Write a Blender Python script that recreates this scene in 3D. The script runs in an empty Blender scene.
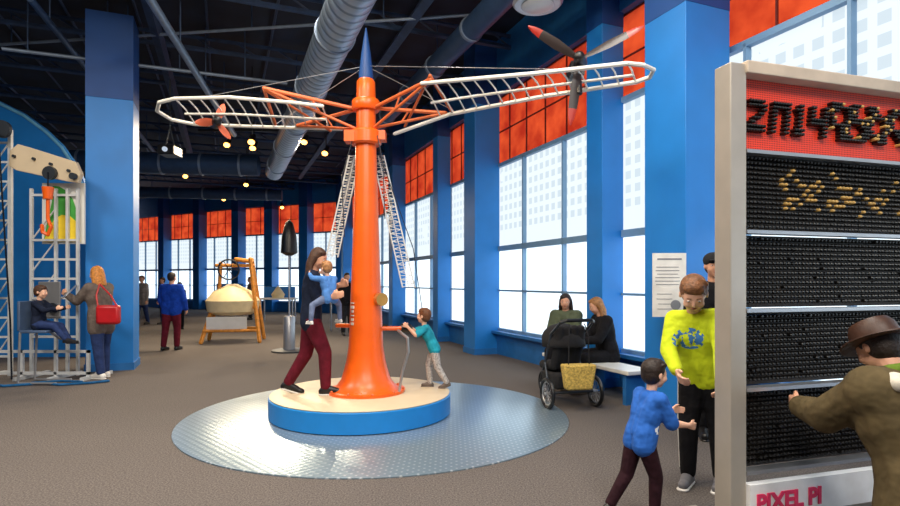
import bpy, bmesh, math, random
from mathutils import Vector, Matrix, Euler, noise
random.seed(4)
SC=bpy.context.scene
COL=SC.collection
def V(*a): return Vector(a)
# ---------------------------------------------------------------- materials
def lin(c):
    o=[]
    for v in c:
        v=v/255.0
        o.append(v/12.92 if v<=0.04045 else ((v+0.055)/1.055)**2.4)
    return (o[0],o[1],o[2],1)
MC={}
def M(name,col,rough=.5,metal=0,var=.12,scale=6,bump=0,bscale=60,emit=0,ecol=None,spec=.5,bdist=.01):
    if name in MC: return MC[name]
    m=bpy.data.materials.new(name); m.use_nodes=True
    nt=m.node_tree; n=nt.nodes; L=nt.links
    b=n['Principled BSDF']
    tc=n.new('ShaderNodeTexCoord'); nz=n.new('ShaderNodeTexNoise'); nz.inputs['Scale'].default_value=scale
    nz.inputs['Detail'].default_value=3
    L.new(tc.outputs['Object'],nz.inputs['Vector'])
    r=n.new('ShaderNodeValToRGB'); c=lin(col)
    r.color_ramp.elements[0].position=.3; r.color_ramp.elements[1].position=.7
    r.color_ramp.elements[0].color=tuple(x*(1-var) for x in c[:3])+(1,)
    r.color_ramp.elements[1].color=tuple(min(1,x*(1+var)) for x in c[:3])+(1,)
    L.new(nz.outputs['Fac'],r.inputs['Fac']); L.new(r.outputs['Color'],b.inputs['Base Color'])
    b.inputs['Roughness'].default_value=rough; b.inputs['Metallic'].default_value=metal
    b.inputs['Specular IOR Level'].default_value=spec
    if bump:
        n2=n.new('ShaderNodeTexNoise'); n2.inputs['Scale'].default_value=bscale
        L.new(tc.outputs['Object'],n2.inputs['Vector'])
        bp=n.new('ShaderNodeBump'); bp.inputs['Strength'].default_value=bump; bp.inputs['Distance'].default_value=bdist
        L.new(n2.outputs['Fac'],bp.inputs['Height']); L.new(bp.outputs['Normal'],b.inputs['Normal'])
    if emit:
        b.inputs['Emission Color'].default_value=lin(ecol or col); b.inputs['Emission Strength'].default_value=emit
    MC[name]=m; return m
def math_node(nt,op,a,b=None):
    k=nt.nodes.new('ShaderNodeMath'); k.operation=op
    for i,v in enumerate((a,b)):
        if v is None: continue
        if isinstance(v,(int,float)): k.inputs[i].default_value=v
        else: nt.links.new(v,k.inputs[i])
    return k.outputs[0]
def base_nodes(name):
    m=bpy.data.materials.new(name); m.use_nodes=True; nt=m.node_tree
    return m,nt,nt.nodes['Principled BSDF'],nt.nodes.new('ShaderNodeTexCoord')
def mix_col(nt,fac,a,b):
    k=nt.nodes.new('ShaderNodeMix'); k.data_type='RGBA'
    if isinstance(fac,(int,float)): k.inputs[0].default_value=fac
    else: nt.links.new(fac,k.inputs[0])
    for i,v in ((6,a),(7,b)):
        if isinstance(v,tuple): k.inputs[i].default_value=v
        else: nt.links.new(v,k.inputs[i])
    return k.outputs[2]
def carpet_mat():
    m,nt,b,tc=base_nodes('carpet')
    n1=nt.nodes.new('ShaderNodeTexNoise'); n1.inputs['Scale'].default_value=80; n1.inputs['Detail'].default_value=4
    n1.inputs['Roughness'].default_value=.7
    n2=nt.nodes.new('ShaderNodeTexNoise'); n2.inputs['Scale'].default_value=1.1
    nt.links.new(tc.outputs['Object'],n1.inputs['Vector']); nt.links.new(tc.outputs['Object'],n2.inputs['Vector'])
    r=nt.nodes.new('ShaderNodeValToRGB'); r.color_ramp.elements[0].position=.36; r.color_ramp.elements[1].position=.64
    r.color_ramp.elements[0].color=lin((66,62,60)); r.color_ramp.elements[1].color=lin((124,117,113))
    nt.links.new(n1.outputs['Fac'],r.inputs['Fac'])
    c=mix_col(nt,math_node(nt,'MULTIPLY',n2.outputs['Fac'],.35),r.outputs['Color'],lin((84,78,76)))
    nt.links.new(c,b.inputs['Base Color']); b.inputs['Roughness'].default_value=.95; b.inputs['Specular IOR Level'].default_value=.15
    bp=nt.nodes.new('ShaderNodeBump'); bp.inputs['Strength'].default_value=.25; bp.inputs['Distance'].default_value=.006
    nt.links.new(n1.outputs['Fac'],bp.inputs['Height']); nt.links.new(bp.outputs['Normal'],b.inputs['Normal'])
    return m
def plate_mat():
    m,nt,b,tc=base_nodes('tread_plate')
    mp=nt.nodes.new('ShaderNodeMapping'); mp.inputs['Rotation'].default_value=(0,0,math.radians(45)); mp.inputs['Scale'].default_value=(17,17,17)
    nt.links.new(tc.outputs['Object'],mp.inputs['Vector'])
    ck=nt.nodes.new('ShaderNodeTexVoronoi'); ck.inputs['Scale'].default_value=1.0; ck.inputs['Randomness'].default_value=0.0
    nt.links.new(mp.outputs['Vector'],ck.inputs['Vector'])
    r=nt.nodes.new('ShaderNodeValToRGB'); r.color_ramp.elements[0].position=.14; r.color_ramp.elements[1].position=.3
    r.color_ramp.elements[0].color=lin((215,226,234)); r.color_ramp.elements[1].color=lin((134,156,172))
    nt.links.new(ck.outputs['Distance'],r.inputs['Fac']); nt.links.new(r.outputs['Color'],b.inputs['Base Color'])
    b.inputs['Metallic'].default_value=.5; b.inputs['Roughness'].default_value=.3
    bp=nt.nodes.new('ShaderNodeBump'); bp.inputs['Strength'].default_value=.25; bp.inputs['Distance'].default_value=.01; bp.invert=True
    nt.links.new(ck.outputs['Distance'],bp.inputs['Height']); nt.links.new(bp.outputs['Normal'],b.inputs['Normal'])
    return m
def shade_mat():
    m,nt,b,tc=base_nodes('frosted_window_shade')
    sp=nt.nodes.new('ShaderNodeSeparateXYZ'); nt.links.new(tc.outputs['Object'],sp.inputs[0])
    fx=math_node(nt,'FRACT',math_node(nt,'MULTIPLY',sp.outputs[0],5.2)); fz=math_node(nt,'FRACT',math_node(nt,'MULTIPLY',sp.outputs[2],5.2))
    sq=math_node(nt,'MULTIPLY',math_node(nt,'LESS_THAN',fx,.58),math_node(nt,'LESS_THAN',fz,.58))
    hi=math_node(nt,'GREATER_THAN',sp.outputs[2],2.5)
    f=math_node(nt,'MULTIPLY',sq,hi)
    nz=nt.nodes.new('ShaderNodeTexNoise'); nz.inputs['Scale'].default_value=.9; nt.links.new(tc.outputs['Object'],nz.inputs['Vector'])
    f=math_node(nt,'MULTIPLY',f,math_node(nt,'GREATER_THAN',nz.outputs['Fac'],.38))
    c=mix_col(nt,f,(.345,.365,.38,1),(.265,.295,.315,1))
    t=nt.nodes.new('ShaderNodeBsdfTranslucent'); nt.links.new(c,t.inputs['Color'])
    d=nt.nodes.new('ShaderNodeBsdfDiffuse'); nt.links.new(c,d.inputs['Color'])
    mx=nt.nodes.new('ShaderNodeMixShader'); mx.inputs[0].default_value=.12
    nt.links.new(t.outputs[0],mx.inputs[1]); nt.links.new(d.outputs[0],mx.inputs[2])
    nt.links.new(mx.outputs[0],nt.nodes['Material Output'].inputs['Surface'])
    return m
def red_mat():
    m,nt,b,tc=base_nodes('red_translucent_panel')
    nz=nt.nodes.new('ShaderNodeTexNoise'); nz.inputs['Scale'].default_value=2.5; nz.inputs['Detail'].default_value=4
    nt.links.new(tc.outputs['Object'],nz.inputs['Vector'])
    r=nt.nodes.new('ShaderNodeValToRGB'); r.color_ramp.elements[0].position=.34; r.color_ramp.elements[1].position=.66
    r.color_ramp.elements[0].color=(.20,.012,.005,1); r.color_ramp.elements[1].color=(.36,.04,.011,1)
    nt.links.new(nz.outputs['Fac'],r.inputs['Fac'])
    t=nt.nodes.new('ShaderNodeBsdfTranslucent'); nt.links.new(r.outputs[0],t.inputs['Color'])
    d=nt.nodes.new('ShaderNodeBsdfDiffuse'); nt.links.new(r.outputs[0],d.inputs['Color'])
    mx=nt.nodes.new('ShaderNodeMixShader'); mx.inputs[0].default_value=.2
    nt.links.new(t.outputs[0],mx.inputs[1]); nt.links.new(d.outputs[0],mx.inputs[2])
    nt.links.new(mx.outputs[0],nt.nodes['Material Output'].inputs['Surface'])
    return m
def glass_mat():
    m,nt,b,tc=base_nodes('clear_window_glass')
    t=nt.nodes.new('ShaderNodeBsdfTransparent'); t.inputs[0].default_value=(.52,.58,.62,1)
    g=nt.nodes.new('ShaderNodeBsdfGlossy'); g.inputs['Roughness'].default_value=.05
    nz=nt.nodes.new('ShaderNodeTexNoise'); nz.inputs['Scale'].default_value=.6; nt.links.new(tc.outputs['Object'],nz.inputs['Vector'])
    mx=nt.nodes.new('ShaderNodeMixShader'); nt.links.new(math_node(nt,'MULTIPLY',nz.outputs['Fac'],.1),mx.inputs[0])
    nt.links.new(t.outputs[0],mx.inputs[1]); nt.links.new(g.outputs[0],mx.inputs[2])
    nt.links.new(mx.outputs[0],nt.nodes['Material Output'].inputs['Surface'])
    return m
def duct_mat():
    m,nt,b,tc=base_nodes('spiral_duct_metal')
    w=nt.nodes.new('ShaderNodeTexWave'); w.bands_direction='X'; w.inputs['Scale'].default_value=1.6; w.inputs['Distortion'].default_value=.3
    nt.links.new(tc.outputs['Object'],w.inputs['Vector'])
    r=nt.nodes.new('ShaderNodeValToRGB'); r.color_ramp.elements[0].color=lin((120,140,162)); r.color_ramp.elements[1].color=lin((170,190,210))
    r.color_ramp.elements[0].position=.05; r.color_ramp.elements[1].position=.3
    nt.links.new(w.outputs['Fac'],r.inputs['Fac']); nt.links.new(r.outputs[0],b.inputs['Base Color'])
    b.inputs['Metallic'].default_value=.45; b.inputs['Roughness'].default_value=.4
    bp=nt.nodes.new('ShaderNodeBump'); bp.inputs['Strength'].default_value=.4; bp.inputs['Distance'].default_value=.02
    nt.links.new(w.outputs['Fac'],bp.inputs['Height']); nt.links.new(bp.outputs['Normal'],b.inputs['Normal'])
    return m
def print_mat(name,base,pr,cx,cz,r0):
    m,nt,b,tc=base_nodes(name)
    sp=nt.nodes.new('ShaderNodeSeparateXYZ'); nt.links.new(tc.outputs['Object'],sp.inputs[0])
    dx=math_node(nt,'SUBTRACT',sp.outputs[0],cx); dz=math_node(nt,'MULTIPLY',math_node(nt,'SUBTRACT',sp.outputs[2],cz),1.35)
    d=math_node(nt,'SQRT',math_node(nt,'ADD',math_node(nt,'MULTIPLY',dx,dx),math_node(nt,'MULTIPLY',dz,dz)))
    f=math_node(nt,'MULTIPLY',math_node(nt,'LESS_THAN',d,r0),math_node(nt,'GREATER_THAN',sp.outputs[1],.03))
    nz=nt.nodes.new('ShaderNodeTexNoise'); nz.inputs['Scale'].default_value=30; nt.links.new(tc.outputs['Object'],nz.inputs['Vector'])
    f2=math_node(nt,'MULTIPLY',f,math_node(nt,'GREATER_THAN',nz.outputs['Fac'],.5))
    c=mix_col(nt,f2,lin(base),lin(pr)); nt.links.new(c,b.inputs['Base Color']); b.inputs['Roughness'].default_value=.85
    n2=nt.nodes.new('ShaderNodeTexNoise'); n2.inputs['Scale'].default_value=9; nt.links.new(tc.outputs['Object'],n2.inputs['Vector'])
    bp=nt.nodes.new('ShaderNodeBump'); bp.inputs['Strength'].default_value=.8; bp.inputs['Distance'].default_value=.04
    nt.links.new(n2.outputs['Fac'],bp.inputs['Height']); nt.links.new(bp.outputs['Normal'],b.inputs['Normal'])
    return m
CARPET=carpet_mat(); PLATE=plate_mat(); SHADE=shade_mat(); RED=red_mat(); GLASS=glass_mat(); DUCT=duct_mat()
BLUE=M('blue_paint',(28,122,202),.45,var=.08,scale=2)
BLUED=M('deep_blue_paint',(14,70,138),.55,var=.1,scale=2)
ORANGE=M('orange_enamel',(232,96,20),.33,var=.06)
ORANGEB=M('orange_brown_steel',(205,104,56),.45)
WHITE=M('white_enamel',(222,222,216),.35,var=.04)
GREYW=M('grey_white_paint',(196,200,202),.4,var=.08)
CREAM=M('cream_laminate',(206,188,158),.5,var=.06,scale=3)
STEEL=M('brushed_steel',(170,172,176),.35,.7,var=.08)
WSTEEL=M('warm_grey_steel',(182,174,162),.4,.35,var=.06)
DSTEEL=M('dark_steel',(60,66,74),.45,.6)
BLACK=M('black_plastic',(16,16,18),.4)
BLACKF=M('black_fabric',(22,22,26),.9,var=.3,scale=30)
CEIL=M('black_ceiling',(15,27,46),.8,var=.5,scale=1.5)
PIPE=M('painted_pipe',(48,72,104),.5,.3)
PIPEL=M('galvanised_pipe',(125,142,164),.4,.4)
BEAM=M('dark_beam',(34,56,88),.6,var=.3)
WOOD=M('golden_wood',(214,140,50),.5,var=.25,scale=12)
CREAMD=M('cream_drum',(226,206,160),.5,var=.1)
FRAMEW=M('window_frame_paint',(112,150,184),.5,var=.06)
REDF=M('dark_red_frame',(96,26,18),.6)
SILL=M('blue_sill_paint',(34,108,176),.5,var=.1)
SKIN=M('skin',(214,158,128),.55,var=.07,scale=20)
SKIN2=M('fair_skin',(230,180,152),.55,var=.07,scale=20)
LIP=M('lips',(186,108,98),.5)
EYEW=M('eye_white',(220,214,206),.3)
IRIS=M('iris_dark',(50,34,26),.2)
def cloth(n,c): return M(n,c,.88,var=.22,scale=14,bump=.8,bscale=10,spec=.2,bdist=.028)
def hairm(n,c): return M(n,c,.6,var=.4,scale=40,bump=.5,bscale=70)
# ---------------------------------------------------------------- geometry
def box(bm,c,s,rz=0,rot=None):
    m=Matrix.Translation(Vector(c))@(rot.to_4x4() if rot else Matrix.Rotation(rz,4,'Z'))@Matrix.Diagonal((s[0],s[1],s[2],1))
    bmesh.ops.create_cube(bm,size=1,matrix=m)
def sheet(bm,x0,x1,y,z0,z1):
    bm.faces.new([bm.verts.new(p) for p in ((x0,y,z0),(x1,y,z0),(x1,y,z1),(x0,y,z1))])
def cyl(bm,a,b,r1,r2=None,seg=16,cap=True):
    a=Vector(a); b=Vector(b); r2=r1 if r2 is None else r2
    d=b-a; L=d.length
    if L<1e-6: return
    q=Vector((0,0,1)).rotation_difference(d.normalized())
    m=Matrix.Translation((a+b)/2)@q.to_matrix().to_4x4()
    bmesh.ops.create_cone(bm,cap_ends=cap,segments=seg,radius1=max(r1,1e-5),radius2=max(r2,1e-5),depth=L,matrix=m)
def sph(bm,c,r,s=(1,1,1),rot=None,seg=16):
    m=Matrix.Translation(Vector(c))@(rot.to_4x4() if rot else Matrix.Identity(4))@Matrix.Diagonal((s[0]*r,s[1]*r,s[2]*r,1))
    bmesh.ops.create_uvsphere(bm,u_segments=seg,v_segments=max(6,seg//2+2),radius=1,matrix=m)
def cap(bm,a,b,ra,rb,seg=12):
    cyl(bm,a,b,ra,rb,seg); sph(bm,a,ra,seg=seg); sph(bm,b,rb,seg=seg)
def tube(bm,pts,r,seg=8,closed=False):
    pts=[Vector(p) for p in pts]
    n=len(pts)
    for i in range(n if closed else n-1):
        cyl(bm,pts[i],pts[(i+1)%n],r,r,seg); 
    for p in pts: sph(bm,p,r,seg=seg)
def lathe(bm,prof,c=(0,0,0),seg=48):
    rings=[]
    for (r,z) in prof:
        ring=[bm.verts.new((c[0]+r*math.cos(2*math.pi*i/seg),c[1]+r*math.sin(2*math.pi*i/seg),c[2]+z)) for i in range(seg)]
        rings.append(ring)
    for k in range(len(rings)-1):
        for i in range(seg):
            bm.faces.new((rings[k][i],rings[k][(i+1)%seg],rings[k+1][(i+1)%seg],rings[k+1][i]))
    bm.faces.new(rings[0][::-1]); bm.faces.new(rings[-1])
def prism(bm,pts,z0,z1):
    a=[bm.verts.new((x,y,z0)) for x,y in pts]; b=[bm.verts.new((x,y,z1)) for x,y in pts]
    bm.faces.new(a[::-1]); bm.faces.new(b)
    for i in range(len(pts)): bm.faces.new((a[i],a[(i+1)%len(pts)],b[(i+1)%len(pts)],b[i]))
def slab(bm,vs,y0,y1):
    a=[bm.verts.new((x,y0,z)) for x,z in vs]; b=[bm.verts.new((x,y1,z)) for x,z in vs]
    bm.faces.new(a); bm.faces.new(b[::-1])
    for i in range(len(vs)): bm.faces.new((a[i],a[(i+1)%len(vs)],b[(i+1)%len(vs)],b[i]))
def mk(name,bm,mat,parent=None,smooth=True,bevel=0):
    me=bpy.data.meshes.new(name); bmesh.ops.recalc_face_normals(bm,faces=bm.faces); bm.to_mesh(me); bm.free()
    o=bpy.data.objects.new(name,me); COL.objects.link(o)
    if mat: me.materials.append(mat)
    if smooth:
        me.polygons.foreach_set('use_smooth',[True]*len(me.polygons))
        try: me.set_sharp_from_angle(angle=math.radians(38))
        except Exception: pass
    if bevel:
        b=o.modifiers.new('bevel','BEVEL'); b.width=bevel; b.segments=2; b.limit_method='ANGLE'
    if parent: o.parent=parent
    return o
def meta(o,label,cat,group=None,kind=None):
    if label: o['label']=label
    if cat: o['category']=cat
    if group: o['group']=group
    if kind: o['kind']=kind
def thing(name,label,cat,loc=(0,0,0),rz=0,group=None,kind=None):
    o=bpy.data.objects.new(name,None); COL.objects.link(o); o.empty_display_size=.1
    o.location=loc; o.rotation_euler=(0,0,rz); meta(o,label,cat,group,kind); return o
def part(root,name,mat,fn,label=None,smooth=True,bevel=0):
    bm=bmesh.new(); fn(bm); o=mk(name,bm,mat,root,smooth,bevel)
    if label: o['label']=label
    return o
def solo(name,mat,fn,label,cat,loc=(0,0,0),rz=0,group=None,kind=None,smooth=True,bevel=0):
    bm=bmesh.new(); fn(bm); o=mk(name,bm,mat,None,smooth,bevel); o.location=loc; o.rotation_euler=(0,0,rz)
    meta(o,label,cat,group,kind); return o
def remesh(name,bm,mat,parent,voxel,smooth=3):
    me=bpy.data.meshes.new('tmp'); bm.to_mesh(me); bm.free()
    t=bpy.data.objects.new('tmp',me); COL.objects.link(t)
    r=t.modifiers.new('r','REMESH'); r.mode='VOXEL'; r.voxel_size=voxel; r.use_smooth_shade=True
    if smooth:
        s=t.modifiers.new('s','SMOOTH'); s.iterations=smooth; s.factor=.5
    dg=bpy.context.evaluated_depsgraph_get(); dg.update()
    nm=bpy.data.meshes.new_from_object(t.evaluated_get(dg)); nm.name=name
    bpy.data.objects.remove(t); bpy.data.meshes.remove(me)
    nm.materials.clear(); nm.materials.append(mat)
    nm.polygons.foreach_set('use_smooth',[True]*len(nm.polygons))
    o=bpy.data.objects.new(name,nm); COL.objects.link(o)
    if parent: o.parent=parent
    return o
# ---------------------------------------------------------------- people
def person(label,loc,yaw,H,k=1.0,lean=(0,0,1),head=(0,0,0),armR=None,armL=None,legR=None,legL=None,
           skin=None,hair=None,hairstyle='short',top=None,sleeve=1.0,toplen=.0,bottom=None,shoe=None,sole=None,
           pelvis=None,lod=0,curl=(.5,.5),footR=(0,1,0),footL=(0,1,0),topname='shirt',shorts=1.0,wide=1.0,face=True,topmargin=.009,ikR=None,ikL=None):
    skin=skin or SKIN; hs=.132*H*k; U=(H-hs)/.868; vox=U*(.0045,.0068,.010)[lod]
    root=thing('person',label,'person',loc,math.radians(yaw))
    R=Matrix.Rotation(math.radians(-yaw),3,'Z')
    def tolocal(w): return R@(Vector(w)-Vector(loc))
    t=Vector(lean).normalized(); side=Vector((1,0,0)); side=(side-t*side.dot(t)).normalized(); fwd=t.cross(side)*1.0
    if fwd.y<0: fwd=-fwd
    def nd(v): return Vector(v).normalized()
    legR=legR or ((.03,.02,-1),(0,-.02,-1)); legL=legL or ((-.03,.02,-1),(0,-.02,-1))
    def legpts(leg,sx,pel):
        hip=pel+Vector((sx*.05*U*wide,0,0)); kn=hip+nd(leg[0])*.238*U; an=kn+nd(leg[1])*.235*U
        return hip,kn,an
    if pelvis is None:
        mn=9
        for leg,sx in ((legR,1),(legL,-1)):
            h,kn,an=legpts(leg,sx,Vector((0,0,0))); mn=min(mn,an.z-.045*U,kn.z-.04*U)
        pelvis=-mn
    pel=Vector((0,0,pelvis))
    P=lambda u,s,f=0: pel+t*(u*U)+side*(s*U*wide)+fwd*(f*U)
    sh={1:P(.285,.098),-1:P(.285,-.098)}
    arms={}
    for sx,a,ik in ((1,armR,ikR),(-1,armL,ikL)):
        l1,l2=.165*U,.145*U
        if ik:
            tg=tolocal(ik[0]); hint=nd(ik[1]); s0=sh[sx]; d=tg-s0; D=min(d.length,(l1+l2)*.995); dn=d.normalized()
            x=(l1*l1-l2*l2+D*D)/(2*D); hgt=math.sqrt(max(0,l1*l1-x*x)); hp=(hint-dn*hint.dot(dn)).normalized()
            e=s0+dn*x+hp*hgt; w=s0+dn*D
        else:
            a=a or ((sx*.15,0,-1),(sx*.05,.15,-1)); e=sh[sx]+nd(a[0])*l1; w=e+nd(a[1])*l2
        arms[sx]=(sh[sx],e,w)
    legs={1:legpts(legR,1,pel),-1:legpts(legL,-1,pel)}
    # head frame
    hyw,hp,ht=[math.radians(x) for x in head]
    HR=Matrix.Rotation(hyw,3,'Z')@Matrix.Rotation(-hp,3,'X')@Matrix.Rotation(ht,3,'Y')
    nb=P(.315,0,.0); hb=nb+ (t*.6+HR@Vector((0,.15,.6))).normalized()*.035*U
    hc=hb+HR@Vector((0,.05*hs,.47*hs))
    hp_=lambda x,y,z: hc+HR@(Vector((x,y,z))*hs)
    feet={}
    for sx,fd in ((1,footR),(-1,footL)):
        an=legs[sx][2]; f=nd(fd); hl=an+Vector((0,0,-.022*U))-f*.022*U; toe=an+f*.085*U+Vector((0,0,-.024*U))
        feet[sx]=(an,hl,toe,f)
    def torso(bm,m,lo=0.0):
        for sx in (1,-1):
            pts=[(P(lo,.046*sx),.06),(P(.05,.044*sx),.06),(P(.12,.036*sx),.054),(P(.2,.046*sx,.004),.062),(P(.25,.06*sx,0),.052),(P(.285,.096*sx),.036)]
            for (a,ra),(b,rb) in zip(pts,pts[1:]): cap(bm,a,b,(ra+m)*U,(rb+m)*U)
        cap(bm,P(.05,0),P(.27,0),(.06+m)*U,(.05+m)*U)
        cap(bm,P(.285,.09),P(.285,-.09),(.034+m)*U,(.034+m)*U)
    # body
    bm=bmesh.new(); torso(bm,0)
    cap(bm,P(.27,0),nb,.04*U,.031*U); cap(bm,nb,hp_(0,-.05,-.25),.031*U,.03*U*min(k,1.25))
    for sx in (1,-1):
        s0,e,w=arms[sx]; cap(bm,s0,e,.034*U,.026*U); mid=e.lerp(w,.3); cap(bm,e,mid,.026*U,.026*U); cap(bm,mid,w,.026*U,.0165*U)
        h,kn,an=legs[sx]; cap(bm,h,kn,.058*U,.037*U); c1=kn.lerp(an,.3); cap(bm,kn,c1,.036*U,.037*U); cap(bm,c1,an,.037*U,.022*U)
        a,hl,toe,f=feet[sx]; cap(bm,a,hl,.02*U,.02*U); cap(bm,hl,toe,.02*U,.016*U); cap(bm,a,toe,.02*U,.015*U)
        # hand
        d=(w-e).normalized(); n=(Vector((-sx,0,0))-d*Vector((-sx,0,0)).dot(d)); 
        if n.length<.2: n=Vector((0,0,-1))-d*Vector((0,0,-1)).dot(d)
        n.normalize(); wv=d.cross(n)*1.0; 
        if wv.dot(Vector((0,1,.6)))<0: wv=-wv
        cu=curl[0 if sx==1 else 1]
        for i,off in enumerate((-.0195,-.0065,.0065,.0195)):
            kn_=w+d*.05*U+wv*off*U*.92; cap(bm,w+wv*off*.55*U+d*.006*U,kn_,.0105*U,.0085*U,8)
            ln=(.8,.95,1.0,.92)[i]*.5*.047*U
            d1=(d*math.cos(cu)+n*math.sin(cu)).normalized(); d2=(d*math.cos(cu*2.1)+n*math.sin(cu*2.1)).normalized()
            sp=wv*off*.12; p1=kn_+(d1+sp*8).normalized()*ln; p2=p1+(d2+sp*6).normalized()*ln
            cap(bm,kn_,p1,.0066*U,.006*U,8); cap(bm,p1,p2,.006*U,.005*U,8)
        b0=w+d*.014*U+wv*.014*U; b1=b0+(d*.7+wv*.75+n*.25).normalized()*.026*U; b2=b1+(d*.95+wv*.2+n*.35).normalized()*.02*U
        cap(bm,b0,b1,.0095*U,.0075*U,8); cap(bm,b1,b2,.0075*U,.006*U,8)
    sph(bm,hp_(0,-.03,.1),hs,(.345,.42,.4),HR); sph(bm,hp_(0,.09,-.2),hs,(.265,.29,.27),HR); sph(bm,hp_(0,.22,-.38),hs,(.12,.11,.09),HR)
    sph(bm,hp_(0,.24,-.02),hs,(.27,.17,.32),HR)
    cap(bm,hp_(0,.385,.04),hp_(0,.445,-.1),.032*hs,.05*hs,8)
    for sx in (1,-1):
        sph(bm,hp_(sx*.355,-.03,-.03),hs,(.035,.08,.12),HR); sph(bm,hp_(sx*.15,.26,-.14),hs,(.13,.13,.13),HR)
    remesh('body',bm,skin,root,vox,3)
    if face:
        for sx in (1,-1):
            e=part(root,'eye',EYEW,lambda bm:sph(bm,hp_(sx*.13,.362,.02),hs,(.05,.04,.026),HR))
            part(e,'iris',IRIS,lambda bm:sph(bm,hp_(sx*.13,.388,.015),hs,(.022,.018,.022),HR))
            part(root,'eyebrow',hair or IRIS,lambda bm:cap(bm,hp_(sx*.07,.405,.11),hp_(sx*.19,.362,.115),.009*hs,.006*hs,8))
        part(root,'mouth',LIP,lambda bm:(sph(bm,hp_(0,.365,-.235),hs,(.08,.03,.012),HR),sph(bm,hp_(0,.36,-.258),hs,(.065,.03,.014),HR)))
    # trousers
    if bottom:
        bm=bmesh.new()
        for sx in (1,-1):
            h,kn,an=legs[sx]; cap(bm,P(.03,.046*sx),P(0,.046*sx),.064*U,.066*U); cap(bm,h,kn,.066*U,.046*U)
            e=kn.lerp(an,shorts*.93); cap(bm,kn,e,.046*U,.036*U)
        cap(bm,P(.02,.04),P(.02,-.04),.064*U,.064*U)
        remesh('trousers',bm,bottom,root,vox*1.4,3)
    if top:
        bm=bmesh.new(); m=topmargin; torso(bm,m,-.02 if toplen==0 else 0)
        if toplen>0:
            for sx in (1,-1):
                h,kn,an=legs[sx]; cap(bm,P(.04,.046*sx),h.lerp(kn,toplen)+Vector((0,0,0)),(.06+m)*U,(.062+m)*U)
            cap(bm,P(.0,0),(legs[1][0].lerp(legs[1][1],toplen)+legs[-1][0].lerp(legs[-1][1],toplen))/2,.068*U,.06*U)
        ma=(m-.009)*.6
        for sx in (1,-1):
            s0,e,w=arms[sx]; 
            if sleeve<=.5: cap(bm,s0,s0.lerp(e,sleeve*2),(.045+ma)*U,(.043+ma)*U)
            else:
                cap(bm,s0,e,(.044+ma)*U,(.036+ma)*U); cap(bm,e,e.lerp(w,(sleeve-.5)*2*.93),(.036+ma)*U,(.028+ma*.5)*U)
        cap(bm,P(.28,0),P(.303,0),.05*U,.038*U)
        remesh(topname,bm,top,root,vox*1.4,3)
    shoe=shoe or BLACK; sole=sole or shoe
    for sx in (1,-1):
        a,hl,toe,f=feet[sx]
        bm=bmesh.new(); cap(bm,a,hl,.028*U,.027*U); cap(bm,hl,toe+f*.012*U,.027*U,.023*U); cap(bm,a,toe.lerp(a,.3),.026*U,.024*U)
        s=remesh('shoe',bm,shoe,root,vox*1.3,2)
        bm=bmesh.new()
        for q in range(6):
            p=hl.lerp(toe+f*.014*U,q/5); sph(bm,p-Vector((0,0,.018*U)),U,(.029,.029,.009))
        remesh('sole',bm,sole,s,vox*1.2,1)
    # hair
    if hair:
        bm=bmesh.new()
        sph(bm,hp_(0,-.08,.15),hs,(.385,.43,.42),HR); sph(bm,hp_(0,-.14,-.02),hs,(.36,.34,.36),HR)
        if hairstyle=='short':
            sph(bm,hp_(0,.1,.36),hs,(.28,.27,.16),HR); sph(bm,hp_(.1,.2,.33),hs,(.2,.17,.1),HR)
            if k>1.05: sph(bm,hp_(-.02,.22,.27),hs,(.27,.17,.1),HR)
            sph(bm,hp_(0,-.2,-.15),hs,(.27,.2,.22),HR)
            for i in range(26):
                a=random.uniform(0,2*math.pi); rr=random.uniform(.1,.36); x,y=rr*math.cos(a),rr*math.sin(a)-.02; z=.12+.44*math.sqrt(max(0,1-(rr/.42)**2))
                sph(bm,hp_(x,y,z-.03),hs,(.07,.07,.05),HR,8)
        if hairstyle in('long','bob'):
            ln=1.0 if hairstyle=='long' else .45
            for i in range(7):
                a=math.pi*(i/6)+math.pi; x=.33*math.cos(a); y=-.08+.3*math.sin(a)
                p0=hp_(x,y,.1); p1=hp_(x*1.12,y*1.05,-.4); p2=p1+Vector((x*hs*.2,-.12*hs,-ln*hs))
                cap(bm,p0,p1,.12*hs,.13*hs,8); cap(bm,p1,p1.lerp(p2,.9),.13*hs,.08*hs,8)
            sph(bm,hp_(.1,.12,.36),hs,(.26,.25,.14),HR)
        remesh('hair',bm,hair,root,max(vox*1.5,.006),2)
    return root,dict(hp=hp_,HR=HR,hs=hs,P=P,U=U,arms=arms,legs=legs,fwd=fwd,t=t,side=side)
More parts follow.
